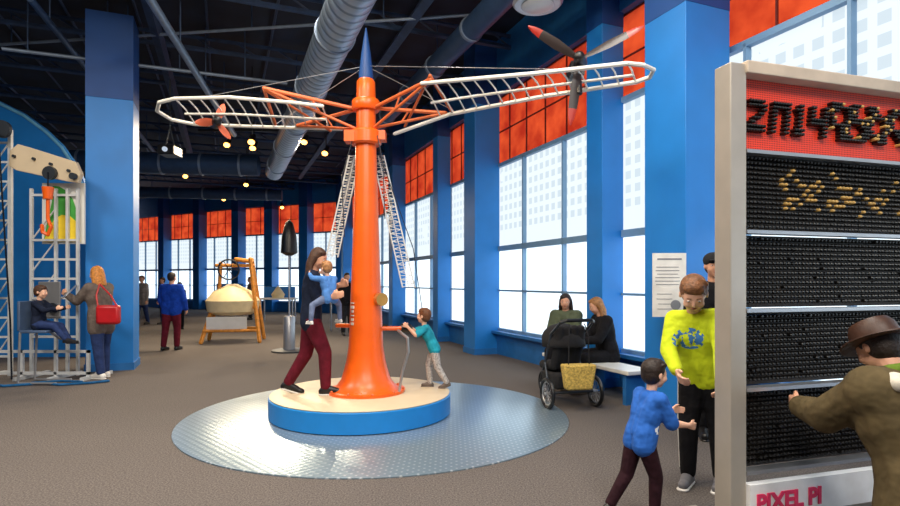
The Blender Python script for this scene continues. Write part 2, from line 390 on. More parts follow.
# ---------------------------------------------------------------- setting
WD=V(-.3728,.9279,0); W0=V(5.49,0,0); WRZ=math.atan2(WD.y,WD.x); WN=V(-.9279,-.3728,0)
def W(s,u,z=0): return W0+WD*s+WN*u+V(0,0,z)
A=V(-4.9,25.9,0);B=V(-10.7,28.5,0);C=V(-18.6,33,0)
ws=W(-4.2,-.2); we=W(27.9,-.2)
foot=[(ws.x,-4.1),(we.x,we.y),(-10.9,28.8),(-18.6,33.25),(-19.35,33.2),(-19.35,-4.1)]
solo('floor',CARPET,lambda bm:prism(bm,foot,-.2,0),'grey speckled carpet floor','floor',kind='structure',smooth=False)
solo('ceiling',CEIL,lambda bm:prism(bm,foot,6.3,6.5),'dark open industrial ceiling deck','ceiling',kind='structure',smooth=False)
wn=[0]
def facade(name,o,rz,L,cuts,tall=()):
    solo(name,SILL,lambda bm:(box(bm,(L/2,-.1,.235),(L,.22,.47)),box(bm,(L/2,.03,.45),(L,.2,.05)),box(bm,(L/2,-.1,5.75),(L,.22,1.1))),
         'blue painted sill and header wall around windows','wall',loc=o,rz=rz,kind='structure',smooth=False)
    for bi,(a,b) in enumerate(zip(cuts,cuts[1:])):
        zr=tall[bi] if bi<len(tall) else 3.8
        wn[0]+=1; w=b-a
        r=thing('window_%d'%wn[0],'tall window with frosted shade, clear lower panes and red top panel','window',loc=o,rz=rz,kind='structure')
        def fr(bm):
            for z,h in ((.49,.07),(1.28,.035),(2.12,.1),(zr,.07)): box(bm,((a+b)/2,-.06,z),(w,.08,h))
            n=max(2,round(w/1.2))
            for i in range(n+1): box(bm,(a+w*i/n,-.06,zr/2+.24),(.035,.08,zr-.48))
        part(r,'frame',FRAMEW,fr,smooth=False)
        part(r,'shade',SHADE,lambda bm:sheet(bm,a,b,-.12,2.12,zr),label='frosted shade printed with small squares',smooth=False)
        part(r,'pane',GLASS,lambda bm:sheet(bm,a,b,-.13,.48,2.12),smooth=False)
        n=max(2,round(w/.62))
        part(r,'transom_panel',RED,lambda bm:sheet(bm,a,b,-.13,zr,5.21),label='orange-red translucent mesh panel',smooth=False)
        def rf(bm):
            for i in range(n+1): box(bm,(a+w*i/n,-.11,(zr+5.2)/2),(.022,.02,5.2-zr))
            for z in (zr+(5.2-zr)*.5,5.19): box(bm,((a+b)/2,-.11,z),(w,.02,.022))
        part(r,'transom_frame',REDF,rf,smooth=False)
facade('wall_right',tuple(W0-WD*4),WRZ,31.9,[0,4.6,8.25,12.54,16.5,18.87,22.86,26.5,31.8],tall=(4.2,4.2,3.98))
for nm,p,q,nb in (('wall_far',A,B,2),('wall_back',B,C,3)):
    d=q-p; facade(nm,tuple(p),math.atan2(d.y,d.x),d.length,[d.length*i/nb for i in range(nb+1)])
DW=M('dark_wall',(18,52,98),.7,var=.3,scale=1)
solo('wall_left',DW,lambda bm:box(bm,(-19.2,14.5,3.15),(.3,37,6.3)),'dark blue side wall','wall',kind='structure',smooth=False)
solo('wall_front',DW,lambda bm:box(bm,(-6,-4,3.15),(26,.3,6.3)),'dark blue wall behind the visitors','wall',kind='structure',smooth=False)
def column(c,w,h,rz,lab,split=3.9):
    r=thing('column',lab,'column',loc=(c[0],c[1],0),rz=rz)
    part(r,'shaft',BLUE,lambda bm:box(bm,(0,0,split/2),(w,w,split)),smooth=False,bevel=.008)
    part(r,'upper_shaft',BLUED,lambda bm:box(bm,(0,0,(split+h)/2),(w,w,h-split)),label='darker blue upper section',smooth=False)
    part(r,'plinth',SILL,lambda bm:box(bm,(0,0,.06),(w+.03,w+.03,.12)),smooth=False)
    return r
for Y,w,u in ((3.95,.3,.08),(7.95,.36,.12),(11.55,.55,.22),(13.85,.34,.14),(17.3,.42,.18),(20.9,.42,.18),(24.4,.42,.18),(.6,.4,.1)):
    p=W(Y/.9279,u); column(p,w,6.3,WRZ,'square bright blue column between tall windows',5.0)
for p,q,n in ((A,B,3),(B,C,3)):
    for i in range(n):
        z=p.lerp(q,(i+.0)/n); z=z+V(.0,-.15,0); column(z,.5,6.3,math.atan2((q-p).y,(q-p).x),'square blue column along the far windows',5.0)
column((2.55,6.05),.6,6.3,WRZ,'thick blue square column holding a small white poster',4.3)
column((-5.68,9.45),.68,5.85,WRZ,'thick blue square column beside the crane exhibit',4.45)
# ---------------------------------------------------------------- ceiling services
tn=[0]
def trim(mat,fn,lab,cat='trim'):
    tn[0]+=1; return solo('trim_%d'%tn[0],mat,fn,lab,cat,kind='structure')
for i in range(11):
    s=7+i*2.3; a=W(s,-.0,5.95); b=a+WN*18; b.z=5.95
    if i>7: b=a+WN*9; b.z=5.95
    trim(BEAM,lambda bm:(cyl(bm,a,b,.05,seg=6),cyl(bm,a+V(0,0,.22),b+V(0,0,.22),.04,seg=6),[cyl(bm,a.lerp(b,j/24),a.lerp(b,(j+.5)/24)+V(0,0,.22),.02,seg=5) for j in range(24)]),'dark open-web ceiling joist','beam')
for u in (2.2,6.2,10.5):
    a=W(4,u,5.8); b=W(26,u,5.8)
    trim(BEAM,lambda bm:(cyl(bm,a,b,.1,seg=4),),'dark ceiling girder running lengthwise','beam')
for i in range(14):
    a=W(5,.8+i*1.15,6.24); b=W(25.5,.8+i*1.15,6.24)
    trim(PIPE,lambda bm:cyl(bm,a,b,.025,seg=5),'slim blue-grey deck rib under the ceiling','beam')
def duct_thing(lab,pts,r,mat=DUCT,rings=True,nh=4):
    a,b=Vector(pts[0]),Vector(pts[1]); d=b-a; L=d.length
    t=thing('duct',lab,'duct',loc=tuple(a)); q=Vector((1,0,0)).rotation_difference(d.normalized()); t.rotation_mode='QUATERNION'; t.rotation_quaternion=q
    part(t,'barrel',mat,lambda bm:cyl(bm,(0,0,0),(L,0,0),r,seg=32))
    if rings:
        for i in range(6):
            x=L*(i+.5)/6; part(t,'joint_ring',PIPEL,lambda bm:cyl(bm,(x,0,0),(x+.06,0,0),r+.02,seg=32))
    for i in range(nh):
        x=L*(i+.3)/nh; part(t,'hanger',PIPE,lambda bm:cyl(bm,(x,0,0),Vector((x,0,0))+q.inverted()@V(0,0,6.29-(a.z+(b.z-a.z)*x/L)),.012,seg=5))
    return t
def wl(a,Y,z): return V(a-.4018*Y,Y,z)
duct_thing('large spiral galvanised air duct under the ceiling',(wl(1.53,4.5,4.9),wl(1.53,17.5,4.9)),.27)
duct_thing('thick cross duct under the dark ceiling',(V(-12,15.5,4.85),V(-5.6,16.4,4.85)),.3,PIPE)
duct_thing('slim blue-grey pipe under the ceiling',(V(-3.9,6.8,5.3),V(-5.2,13.5,5.0)),.06,PIPEL,False)
duct_thing('slim sprinkler pipe under the ceiling',(V(-6.0,8,5.5),V(-9.4,18,5.5)),.05,PIPE,False)
duct_thing('secondary round duct high under the ceiling',(wl(3.9,5,5.45),wl(3.9,14.2,5.45)),.18,PIPE)
duct_thing('slim conduit under the dark ceiling',(V(-7.2,9,5.2),V(-3.2,11,5.35)),.03,PIPEL,False)
duct_thing('small cross duct in front of the far windows',(V(-13,20,4.7),V(-6.3,21,4.7)),.2,PIPE)
duct_thing('thin conduit crossing the ceiling',(V(-8.6,10.2,5.75),V(.5,9.0,5.75)),.025,PIPEL,False)
dfu=thing('ceiling_diffuser','round white metal air diffuser hanging from ceiling','vent',loc=(1.08,6.9,4.86))
part(dfu,'cone',STEEL,lambda bm:lathe(bm,[(.28,0),(.31,.03),(.26,.1),(.14,.2),(.14,1.43)],seg=32))
part(dfu,'inner_ring',WHITE,lambda bm:lathe(bm,[(.17,-.03),(.2,-.01),(.17,.0)],seg=32))
# track lights
WARM=M('warm_lamp',(255,190,90),.4,emit=9,ecol=(255,168,76))
COOLL=M('cool_lamp',(120,140,160),.4,emit=.6,ecol=(225,238,255))
def track_light(loc,rz,tilt,energy,lm=WARM,lc=(1,.80,.54)):
    r=thing('spotlight','black ceiling spotlight with glowing lamp','light',loc=loc,rz=rz,group='ceiling spotlights')
    d=V(0,math.sin(tilt),-math.cos(tilt))
    part(r,'stem',BLACK,lambda bm:cyl(bm,(0,0,0),(0,0,6.29-loc[2]),.012,seg=6))
    part(r,'lamp_housing',BLACK,lambda bm:cyl(bm,-d*.14,d*.06,.05,.08,16,True))
    part(r,'lamp',lm,lambda bm:sph(bm,d*.08,.075,(1,1,.8)))
    l=bpy.data.lights.new('spot_lamp','SPOT'); l.energy=energy; l.spot_size=math.radians(120); l.spot_blend=.6; l.color=lc; l.shadow_soft_size=.05
    o=bpy.data.objects.new('spot_lamp',l); COL.objects.link(o); o.parent=r; o.location=d*.17
    o.rotation_mode='QUATERNION'; o.rotation_quaternion=Vector((0,0,-1)).rotation_difference(d)
for x,y,z in ((-5.55,14,4.93),(-4.9,14,4.85),(-4.45,12.6,4.65),(-3.62,14,5.0),(-3.1,14,4.72),(-6.9,19,4.8),(-9.3,23,4.9),(-7.2,24,4.7),(-8.5,18,4.9)):
    track_light((x,y,z),random.uniform(2.6,3.7),.6,340)
trim(BLACK,lambda bm:box(bm,(-4.5,14.02,5.25),(3.6,.05,.05)),'black lighting track','rail')
pj=thing('projector','black ceiling-hung projector with pale lens','projector',loc=(-5.9,11.8,4.2))
part(pj,'case',BLACK,lambda bm:box(bm,(0,0,0),(.34,.4,.2)),bevel=.02); part(pj,'lens',COOLL,lambda bm:cyl(bm,(.0,-.2,0),(.0,-.24,0),.05))
part(pj,'bracket',DSTEEL,lambda bm:(tube(bm,[V(-.1,0,.1),V(0,0,.5),V(0,0,2.1)],.016),tube(bm,[V(.1,0,.1),V(0,0,.5)],.016)))
# ---------------------------------------------------------------- central rotor ride
PC=V(-.98,6.2,0); PX=V(-.93,6.2,0)
solo('floor_plate',PLATE,lambda bm:lathe(bm,[(2.04,0),(2.04,.008),(2.03,.012)],seg=96),'large round blue-grey tread metal plate on carpet','floor plate',loc=(-.78,6.15,.001))
pt=thing('platform','low round blue turntable platform with cream top','platform',loc=(PC.x,PC.y,.013))
part(pt,'drum_side',M('platform_blue',(24,128,205),.4,var=.05),lambda bm:lathe(bm,[(.95,0),(.985,.01),(.985,.205),(.975,.212)],seg=96))
part(pt,'deck',CREAM,lambda bm:lathe(bm,[(.97,.212),(.975,.222),(.965,.228)],seg=96))
ro=thing('rotor_ride','orange mast with white skeleton wings and blue pointed tip','ride exhibit',loc=(PX.x,PX.y,.241))
Z=.241
part(ro,'mast',ORANGE,lambda bm:lathe(bm,[(.40,0),(.40,.015),(.34,.05),(.27,.14),(.235,.26),(.215,.34),(.19,.5),(.155,1.4),(.125,2.3),(.108,2.9),(.105,3.3),(.1,3.42),(.08,3.45)],seg=40))
part(ro,'mast_tip',BLUED,lambda bm:lathe(bm,[(.078,3.44),(.08,3.5),(.05,3.75),(.008,4.02)],seg=24),label='dark blue pointed cone')
part(ro,'base_flange',ORANGE,lambda bm:lathe(bm,[(.43,0),(.43,.03),(.3,.03)],seg=40))
for i in range(10):
    a=i*math.pi/5; part(ro,'bolt',ORANGEB,lambda bm:sph(bm,(.41*math.cos(a),.41*math.sin(a),.035),.016))
part(ro,'hub_collar',ORANGE,lambda bm:(lathe(bm,[(.15,2.72),(.17,2.74),(.17,2.86),(.15,2.88)],seg=32),box(bm,(-.14,-.05,2.8),(.16,.16,.12)),box(bm,(.14,0,2.82),(.16,.16,.1))))
part(ro,'hub_collar',ORANGE,lambda bm:lathe(bm,[(.14,3.1),(.155,3.12),(.155,3.2),(.14,3.22)],seg=32))
def wing(name,a,b,near,far,tip,ribs,rootfar):
    def L(s,lat,z): return V(0,0,0)+a*s+b*lat+V(0,0,z-Z)
    loop=[L(*p) for p in near]+[L(*p) for p in tip]+[L(*p) for p in far[::-1]]
    w=part(ro,name,WHITE,lambda bm:tube(bm,loop,.0195,closed=rootfar),label='white tubular skeleton wing')
    def smp(arr,s):
        for (s0,l0,z0),(s1,l1,z1) in zip(arr,arr[1:]):
            if s0<=s<=s1:
                f=(s-s0)/(s1-s0); return L(s,l0+(l1-l0)*f,z0+(z1-z0)*f)
        return L(*arr[0]) if s<arr[0][0] else L(*arr[-1])
    s0=max(near[0][0],far[0][0]); s1=near[-1][0]
    for i in range(ribs+1):
        s=s0+(s1-s0)*i/ribs; p=smp(near,s); r=smp(far,s)
        part(w,'rib',WHITE,lambda bm:tube(bm,[p,(p+r)/2+V(0,0,.03),r],.008))
    part(w,'spar',WHITE,lambda bm:tube(bm,[(smp(near,s)+smp(far,s))/2+V(0,0,-.02) for s in [s0+(s1-s0)*i/6 for i in range(7)]],.013))
    return w
aR=V(.874,-.487,0); bR=V(-.487,-.874,0)
wing('wing',aR,bR,[(.85,.2,3.44),(2.0,.19,3.33),(2.85,.17,3.27)],[(.3,-.12,3.08),(.95,-.2,3.22),(2.0,-.19,3.24),(2.85,-.17,3.22)],[(2.97,.12,3.25),(3.03,0,3.24),(2.98,-.11,3.22)],14,False)
aL=V(-1,-.05,0); bL=V(.05,-1,0)
wing('wing',aL,bL,[(.45,.16,3.34),(.75,.2,3.36),(1.4,.28,3.38),(1.95,.27,3.36)],[(.3,-.22,3.2),(1.0,-.3,3.23),(1.95,-.26,3.24)],[(2.14,.2,3.34),(2.24,.03,3.3),(2.17,-.15,3.26)],12,False)
def struts(bm):
    L=lambda a,b,s,l,z:a*s+b*l+V(0,0,z-Z)
    for a,b,s,l,z in ((aR,bR,.95,.2,3.46),(aR,bR,.9,-.2,3.24),(aL,bL,1.05,.22,3.50),(aL,bL,.8,-.25,3.24)):
        e=L(a,b,s,l,z); sg=a*.1
        tube(bm,[sg+V(0,0,3.36-Z),e],.021); tube(bm,[sg+V(0,0,3.14-Z),e],.016)
        tube(bm,[(sg+V(0,0,3.36-Z)).lerp(e,.5),(sg+V(0,0,3.14-Z)).lerp(e,.4)],.01)
    for a,b,s in ((aR,bR,.96),(aL,bL,1.05)):
        tube(bm,[L(a,b,s,.22,3.49),L(a,b,s,-.24,3.25)],.018)
        tube(bm,[L(a,b,s,.22,3.49),L(a,b,s*.4,-.2,3.17)],.014)
part(ro,'strut_frame',ORANGEB,struts,label='orange-brown steel bracing')
for a,b,s,l,z in ((aR,bR,2.3,.18,3.32),(aL,bL,1.7,.25,3.38),(aR,bR,1,-.2,3.25),(aL,bL,1.1,-.3,3.24)):
    part(ro,'guy_wire',STEEL,lambda bm:cyl(bm,(0,0,3.6),a*s+b*l+V(0,0,z-Z),.0035,seg=5))
# propellers
PDARK=M('propeller_dark',(44,36,36),.4); PRED=M('propeller_red_tip',(150,36,26),.4); PRB=M('propeller_rust',(196,92,60),.45)
def prop(name,c,R,rot,dark,tipm,n=3,ph=0):
    g=part(ro,name,BLACK,lambda bm:(cyl(bm,c+rot@V(0,-.05,0),c+rot@V(0,.1,0),.05,.06,16),sph(bm,c+rot@V(0,-.05,0),.05)))
    for i in range(n):
        an=ph+i*2*math.pi/n; u=rot@V(math.cos(an),0,math.sin(an)); v=rot@V(-math.sin(an),0,math.cos(an)); w=rot@V(0,1,0)
        def bl(bm,f0=0,f1=.78):
            pr=[(.05,.02),(.2,.034),(.45,.046),(.7,.04),(.75,.038),(.9,.026),(1,.008)]
            pts=[p for p in pr if f0<=p[0]<=f1]
            ring=[]
            for f,ww in pts:
                tw=.6-.4*f
                x=(v*math.cos(tw)+w*math.sin(tw))*ww; y=(w*math.cos(tw)-v*math.sin(tw))*.008
                b0=c+u*f*R
                ring.append([bm.verts.new(b0+x),bm.verts.new(b0+y),bm.verts.new(b0-x),bm.verts.new(b0-y)])
            for a_,b_ in zip(ring,ring[1:]):
                for j in range(4): bm.faces.new((a_[j],a_[(j+1)%4],b_[(j+1)%4],b_[j]))
            bm.faces.new(ring[0]); bm.faces.new(ring[-1][::-1])
        part(g,'blade',dark,lambda bm:bl(bm,0,.76)); part(g,'blade_tip',tipm,lambda bm:bl(bm,.74,1))
    return g
pc=aR*2.42+bR*.08+V(0,0,3.42-Z)
prop('propeller',pc,.58,Matrix.Rotation(math.radians(-18),3,'Z'),PDARK,PRED,3,math.radians(22))
part(ro,'motor',BLACK,lambda bm:(cyl(bm,pc+V(0,.02,-.3),pc+V(0,.1,.02),.03),box(bm,pc+V(0,.16,-.05),(.12,.2,.12))))
pc2=aL*1.62+bL*.0+V(0,0,3.2-Z)
prop('propeller',pc2,.22,Matrix.Rotation(math.radians(30),3,'Z'),PRB,PRB,3,math.radians(70))
# hanging lattice ladders
PALE=M('pale_mesh',(214,222,224),.4,var=.04)
def lat(bm,a,b,w):
    sd=V(1,0,0)*w
    tube(bm,[a-sd,b-sd*1.1],.009); tube(bm,[a+sd,b+sd*1.1],.009); tube(bm,[a,b],.005)
    for i in range(34):
        p=a.lerp(b,i/34); r=a.lerp(b,(i+1)/34); s=1 if i%2 else -1
        cyl(bm,p+sd*s,r-sd*s,.0035,seg=5); cyl(bm,p-sd,p+sd,.004,seg=5)
part(ro,'lattice_arm',PALE,lambda bm:lat(bm,V(-.16,.2,2.65),V(-.44,.3,1.5),.062),label='pale lattice arm leaning down')
part(ro,'lattice_arm',PALE,lambda bm:lat(bm,V(.11,.2,2.65),V(.45,.3,1.15),.065),label='pale lattice arm leaning down')
for pts in ([V(-.12,-.1,2.8),V(-.25,-.1,2.35),V(-.22,-.1,1.7)],[V(.14,-.1,2.8),V(.2,-.1,2.5),V(.22,-.1,1.9)],[V(.1,.1,2.75),V(.5,.35,1.6),V(.6,.4,.9)]):
    part(ro,'cable',DSTEEL,lambda bm:tube(bm,pts,.005))
part(ro,'push_bar',ORANGE,lambda bm:tube(bm,[V(.15,.05,.69),V(.4,.08,.69)],.024),label='orange push bar')
part(ro,'push_bar',ORANGE,lambda bm:tube(bm,[V(-.15,.05,.72),V(-.34,.1,.72)],.024),label='orange push bar')
part(ro,'grip',BLACK,lambda bm:(cyl(bm,V(.38,.08,.69),V(.47,.1,.69),.05),sph(bm,V(.46,.1,.69),.05)),label='black rubber grip')
part(ro,'hoop_rail',STEEL,lambda bm:tube(bm,[V(.36,-.0,.67),V(.47,-.12,.6),V(.48,-.14,.45),V(.42,-.16,.25),V(.38,-.17,.03)],.016),label='curved grey rail')
part(ro,'badge',M('brass',(200,150,80),.3,.6),lambda bm:cyl(bm,V(.16,-.1,1.02),V(.2,-.16,1.02),.07,seg=24),label='small round brass disc')
for i,(w,h) in enumerate(((.05,.012),(.05,.03),(.03,.03),(.05,.012),(.045,.03),(.05,.03))):
    z=.98-i*.045; part(ro,'decal',WHITE,lambda bm:box(bm,(-.128,-.122,z),(w,.012,h),rz=math.radians(-48)),smooth=False)
# ---------------------------------------------------------------- peg display board
PR=math.atan2(1,3.3)
pb=thing('pin_display_board','tall steel-framed black peg board with red header','display board',loc=(1.53,3.1,0),rz=PR)
BW=1.65
for x in (.055,BW-.055): part(pb,'post',WSTEEL,lambda bm:box(bm,(x,.03,1.33),(.11,.12,2.66)),smooth=False,bevel=.006)
part(pb,'top_rail',M('cream_rail',(196,180,160),.5),lambda bm:box(bm,(BW/2,.02,2.64),(BW-.2,.14,.07)),smooth=False,bevel=.006)
def hdr():
    m,nt,b,tc=base_nodes('red_perforated')
    mp=nt.nodes.new('ShaderNodeMapping'); mp.inputs['Scale'].default_value=(80,80,80); nt.links.new(tc.outputs['Object'],mp.inputs['Vector'])
    v=nt.nodes.new('ShaderNodeTexVoronoi'); v.inputs['Scale'].default_value=1; v.inputs['Randomness'].default_value=0; nt.links.new(mp.outputs[0],v.inputs['Vector'])
    c=mix_col(nt,math_node(nt,'LESS_THAN',v.outputs['Distance'],.36),lin((240,64,34)),lin((136,24,16)))
    nt.links.new(c,b.inputs['Base Color']); b.inputs['Roughness'].default_value=.5; return m
part(pb,'header_board',hdr(),lambda bm:box(bm,(BW/2,.05,2.395),(BW-.22,.03,.42)),label='orange-red perforated header',smooth=False)
PEG=M('black_peg',(16,14,13),.35); GOLD=M('gold_peg',(206,166,92),.4)
BK=M('board_black',(48,37,28),.6)
levels=[(2.17,1.745),(1.715,1.305),(1.275,.865),(.835,.40)]
for i,(z1,z0) in enumerate(levels):
    part(pb,'peg_panel',BK,lambda bm:box(bm,(BW/2,.055,(z0+z1)/2),(BW-.22,.03,z1-z0)),smooth=False)
for z in (2.178,1.73,1.29,.85,.388): part(pb,'divider_rail',STEEL,lambda bm:box(bm,(BW/2,.0,z),(BW-.22,.07,.02)),smooth=False)
pitch=.0275
def pegmesh(bm,x,z,l,r=.0096):
    vs0=[bm.verts.new((x+r*math.cos(a),.04,z+r*math.sin(a))) for a in [k*math.pi/4 for k in range(8)]]
    vs1=[bm.verts.new((x+r*math.cos(a),.042-l,z+r*math.sin(a))) for a in [k*math.pi/4 for k in range(8)]]
    vs2=[bm.verts.new((x+r*.55*math.cos(a),.036-l,z+r*.55*math.sin(a))) for a in [k*math.pi/4 for k in range(8)]]
    for k in range(8):
        bm.faces.new((vs0[k],vs0[(k+1)%8],vs1[(k+1)%8],vs1[k])); bm.faces.new((vs1[k],vs1[(k+1)%8],vs2[(k+1)%8],vs2[k]))
    bm.faces.new(vs2)
pegs_b=[];pegs_g=[];ind=[]
for li,(z1,z0) in enumerate(levels):
    nr=int((z1-z0-.01)/pitch)
    for r in range(nr):
        z=z1-.02-r*pitch; nc=int((BW-.25)/pitch)
        for c in range(nc):
            x=.13+c*pitch
            l=random.uniform(.026,.03); g=False
            if li==0 and c>4:
                for k_,(am,ph,ba) in enumerate(((2.6,0,6.5),(1.8,2.1,8.5),(2.2,4.0,5.0))):
                    w_=ba+am*math.sin(c*.55+ph)+.9*math.sin(c*1.7+ph*2)
                    if abs(r-w_)<.55 and noise.noise(Vector((c*.3,k_*7.1,1.3)))>-.05: g=True
            if g: l=.036
            if li>0 and random.random()<.03: l=.045
            if li>0 and random.random()<.01: continue
            if g: pegs_g.append((x,z,l))
            elif c<7 and li<1: ind.append((x,z,l))
            else: pegs_b.append((x,z,l))
ind2=ind[:100]; pegs_b+=ind[100:]
o=part(pb,'peg_field',PEG,lambda bm:[pegmesh(bm,*p) for p in pegs_b],label='rows of small black pegs',smooth=False); o['kind']='stuff'
o=part(pb,'gold_peg_field',GOLD,lambda bm:[pegmesh(bm,*p) for p in pegs_g],label='gold pegs in irregular wavy traces',smooth=False); o['kind']='stuff'
bm=bmesh.new(); pegmesh(bm,0,0,.03); p0=mk('peg',bm,PEG,pb,False); p0.location=(ind2[0][0],0,ind2[0][1])
for x,z,l in ind2[1:]:
    c=p0.copy(); COL.objects.link(c); c.parent=pb; c.location=(x,0,z)
G={'2':["1111110","1111111","0000011","0000110","0011100","0110000","1111111","1111111"],'0':["1111111","1111111"]+["1100011"]*6,
   '1':["0110","1110","0110","0110","0110","0110","1111","1111"],'4':["1100011"]*3+["1111111","1111111"]+["0000011"]*3}
pl=[];gl=[];x0=.15
CW=.0195;CH=.0235
for ch in '2014':
    for r,row in enumerate(G[ch]):
        for c,b_ in enumerate(row):
            if b_=='1': pl.append((x0+c*CW+(7-r)*.003,2.475-r*CH,.04,.0098))
    x0+=len(G[ch][0])*CW+.036
for r in range(11):
    for c in range(34):
        u=c*.9+r*.5
        if math.sin(u*.95)+math.sin(c*.55-r*.9)*.8+math.sin(r*1.3+c*.21)*.4>-.1:
            (gl if random.random()<.18 else pl).append((x0+.0+c*.0215,2.515-r*.021,.04,.0098))
part(pb,'header_numeral_pegs',PEG,lambda bm:[pegmesh(bm,*p) for p in pl if p[0]<BW-.13],label='black pegs spelling 2014',smooth=False)['kind']='stuff'
part(pb,'header_gold_pegs',GOLD,lambda bm:[pegmesh(bm,*p) for p in gl if p[0]<BW-.13],smooth=False)['kind']='stuff'
part(pb,'lower_board',M('white_sign',(250,248,246),.45),lambda bm:box(bm,(BW/2,-.03,.235),(BW-.22,.05,.19)),smooth=False)
for x in (.055,BW-.055): part(pb,'base_foot',WSTEEL,lambda bm:box(bm,(x,0,.03),(.12,.75,.06)),smooth=False)
part(pb,'base_rail',WSTEEL,lambda bm:box(bm,(BW/2,.03,.1),(BW-.2,.06,.06)),smooth=False)
def text(s,size,mat,parent,loc,rot,name='lettering',off=.05,ex=.003):
    cu=bpy.data.curves.new('t','FONT'); cu.body=s; cu.size=size; cu.extrude=ex; cu.offset=size*off
    t=bpy.data.objects.new('t',cu); COL.objects.link(t); dg=bpy.context.evaluated_depsgraph_get(); dg.update()
    me=bpy.data.meshes.new_from_object(t.evaluated_get(dg)); bpy.data.objects.remove(t)
    o=bpy.data.objects.new(name,me); COL.objects.link(o); me.materials.clear(); me.materials.append(mat); o.parent=parent; o.location=loc; o.rotation_euler=rot; return o
text('PIXEL PI',.135,M('pink_red_ink',(232,52,100),.5),pb,(.15,-.058,.18),(math.radians(90),0,0),off=.035)
# ---------------------------------------------------------------- poster on column
po=thing('poster','small white framed information poster on blue column','poster',loc=(2.20,5.62,0),rz=math.radians(-3))
part(po,'board',M('poster_paper',(226,226,222),.6),lambda bm:box(bm,(0,0,1.42),(.33,.015,.64)),smooth=False)
INK=M('grey_ink',(130,134,142),.7)
part(po,'print',INK,lambda bm:([box(bm,(-.02,-.009,1.6-i*.035),(random.uniform(.2,.26),.003,.006)) for i in range(6)],box(bm,(0,-.009,1.68),(.24,.003,.016)),[box(bm,(-.05,-.009,1.33-i*.05),(random.uniform(.12,.18),.003,.005)) for i in range(4)],cyl(bm,(.06,-.008,1.22),(.06,-.011,1.22),.05)),smooth=False)['kind']='stuff'
# ---------------------------------------------------------------- people
HB=hairm('brown_hair',(70,44,28)); HD=hairm('dark_hair',(36,24,18)); HBL=hairm('blonde_hair',(196,128,56)); HM=hairm('chestnut_hair',(104,62,34))
NAVY=cloth('navy_cloth',(26,34,54)); MAROON=cloth('maroon_cloth',(92,20,36)); DENIM=cloth('denim',(40,56,98)); LGREY=M('grey_patterned_cloth',(168,164,162),.9,var=.5,scale=60)
TEAL=cloth('teal_cloth',(36,146,168)); ROYAL=cloth('royal_blue_cloth',(22,66,170)); CHAR=cloth('charcoal_cloth',(38,38,42)); TAUPE=cloth('taupe_cloth',(104,94,88))
OLIVE=cloth('olive_cloth',(84,92,72)); BROWNJ=cloth('olive_brown_jacket',(86,74,50)); WSHOE=M('white_rubber',(220,218,214),.5)
BLK=cloth('black_cloth',(20,20,24))
DZ=.241
mo,mi=person('woman in dark top and maroon trousers carrying a toddler',(-1.50,6.05,DZ),-80,1.62,lean=(0,.04,1),head=(-22,20,0),
  ikR=((-1.20,5.72,1.30),(-.4,-.2,-1)),ikL=((-1.16,5.93,1.42),(.3,-.2,-1)),legR=((.02,.42,-1),(0,.02,-1)),legL=((-.02,-.16,-1),(0,-.6,-1)),footL=(0,1,-.35),
  hair=HB,hairstyle='long',top=NAVY,sleeve=.62,bottom=MAROON,shoe=BLACK,sole=WSHOE,lod=1,skin=SKIN)
person('toddler in blue shirt held against woman\'s chest',(-1.23,5.75,1.27),48,.74,k=1.5,pelvis=.02,lean=(0,.22,1),head=(0,6,0),
  armR=((.3,1,.1),(-.3,1,.5)),armL=((-.3,1,.1),(.3,1,.5)),legR=((.8,.5,-.5),(.1,-.0,-1)),legL=((-.8,.5,-.5),(-.1,-.0,-1)),
  hair=hairm('fair_toddler_hair',(158,112,70)),top=cloth('slate_blue_cloth',(78,128,196)),bottom=cloth('grey_cloth',(104,118,150)),shoe=WSHOE,lod=1,skin=SKIN2,wide=1.25,topmargin=.016)
person('small boy in teal shirt and grey trousers pushing bar',(-.18,6.42,DZ),88,.95,k=1.4,lean=(0,.45,1),head=(-20,-8,0),
  ikR=((-.47,6.36,.95),(.5,0,-1)),ikL=((-.47,6.22,.95),(-.5,0,-1)),legR=((.03,.35,-1),(0,-.1,-1)),legL=((-.03,-.2,-1),(0,-.6,-1)),footL=(0,1,-.35),
  hair=HM,top=TEAL,sleeve=.4,bottom=LGREY,shoe=TAUPE,lod=0,skin=SKIN2,curl=(.9,.9),wide=1.1,topmargin=.014)
gb,gi=person('boy in lime printed shirt and black trousers looking down',(1.80,3.98,0),144,1.55,k=1.18,lean=(.08,.26,1),head=(14,34,0),
  ikR=((1.50,3.70,.86),(.9,-.3,-.6)),ikL=((1.72,3.55,.80),(-.9,-.3,-.6)),legR=((.05,.14,-1),(.03,-.08,-1)),legL=((-.08,-.02,-1),(-.02,-.12,-1)),
  hair=hairm('light_brown_boy_hair',(124,82,50)),top=print_mat('lime_printed_cloth',(198,216,22),(60,120,190),0.05,1.06,.1),sleeve=1,bottom=BLK,shoe=M('grey_shoe',(110,110,116),.6),sole=WSHOE,lod=0,skin=SKIN2,topmargin=.012,wide=.92)
h,kn,an=gi['legs'][1]; U_=gi['U']
part(gb,'side_stripe',WSHOE,lambda bm:tube(bm,[h+V(.066*U_,0,-.03),kn+V(.047*U_,0,0),an+V(.036*U_,0,.05)],.006,6))
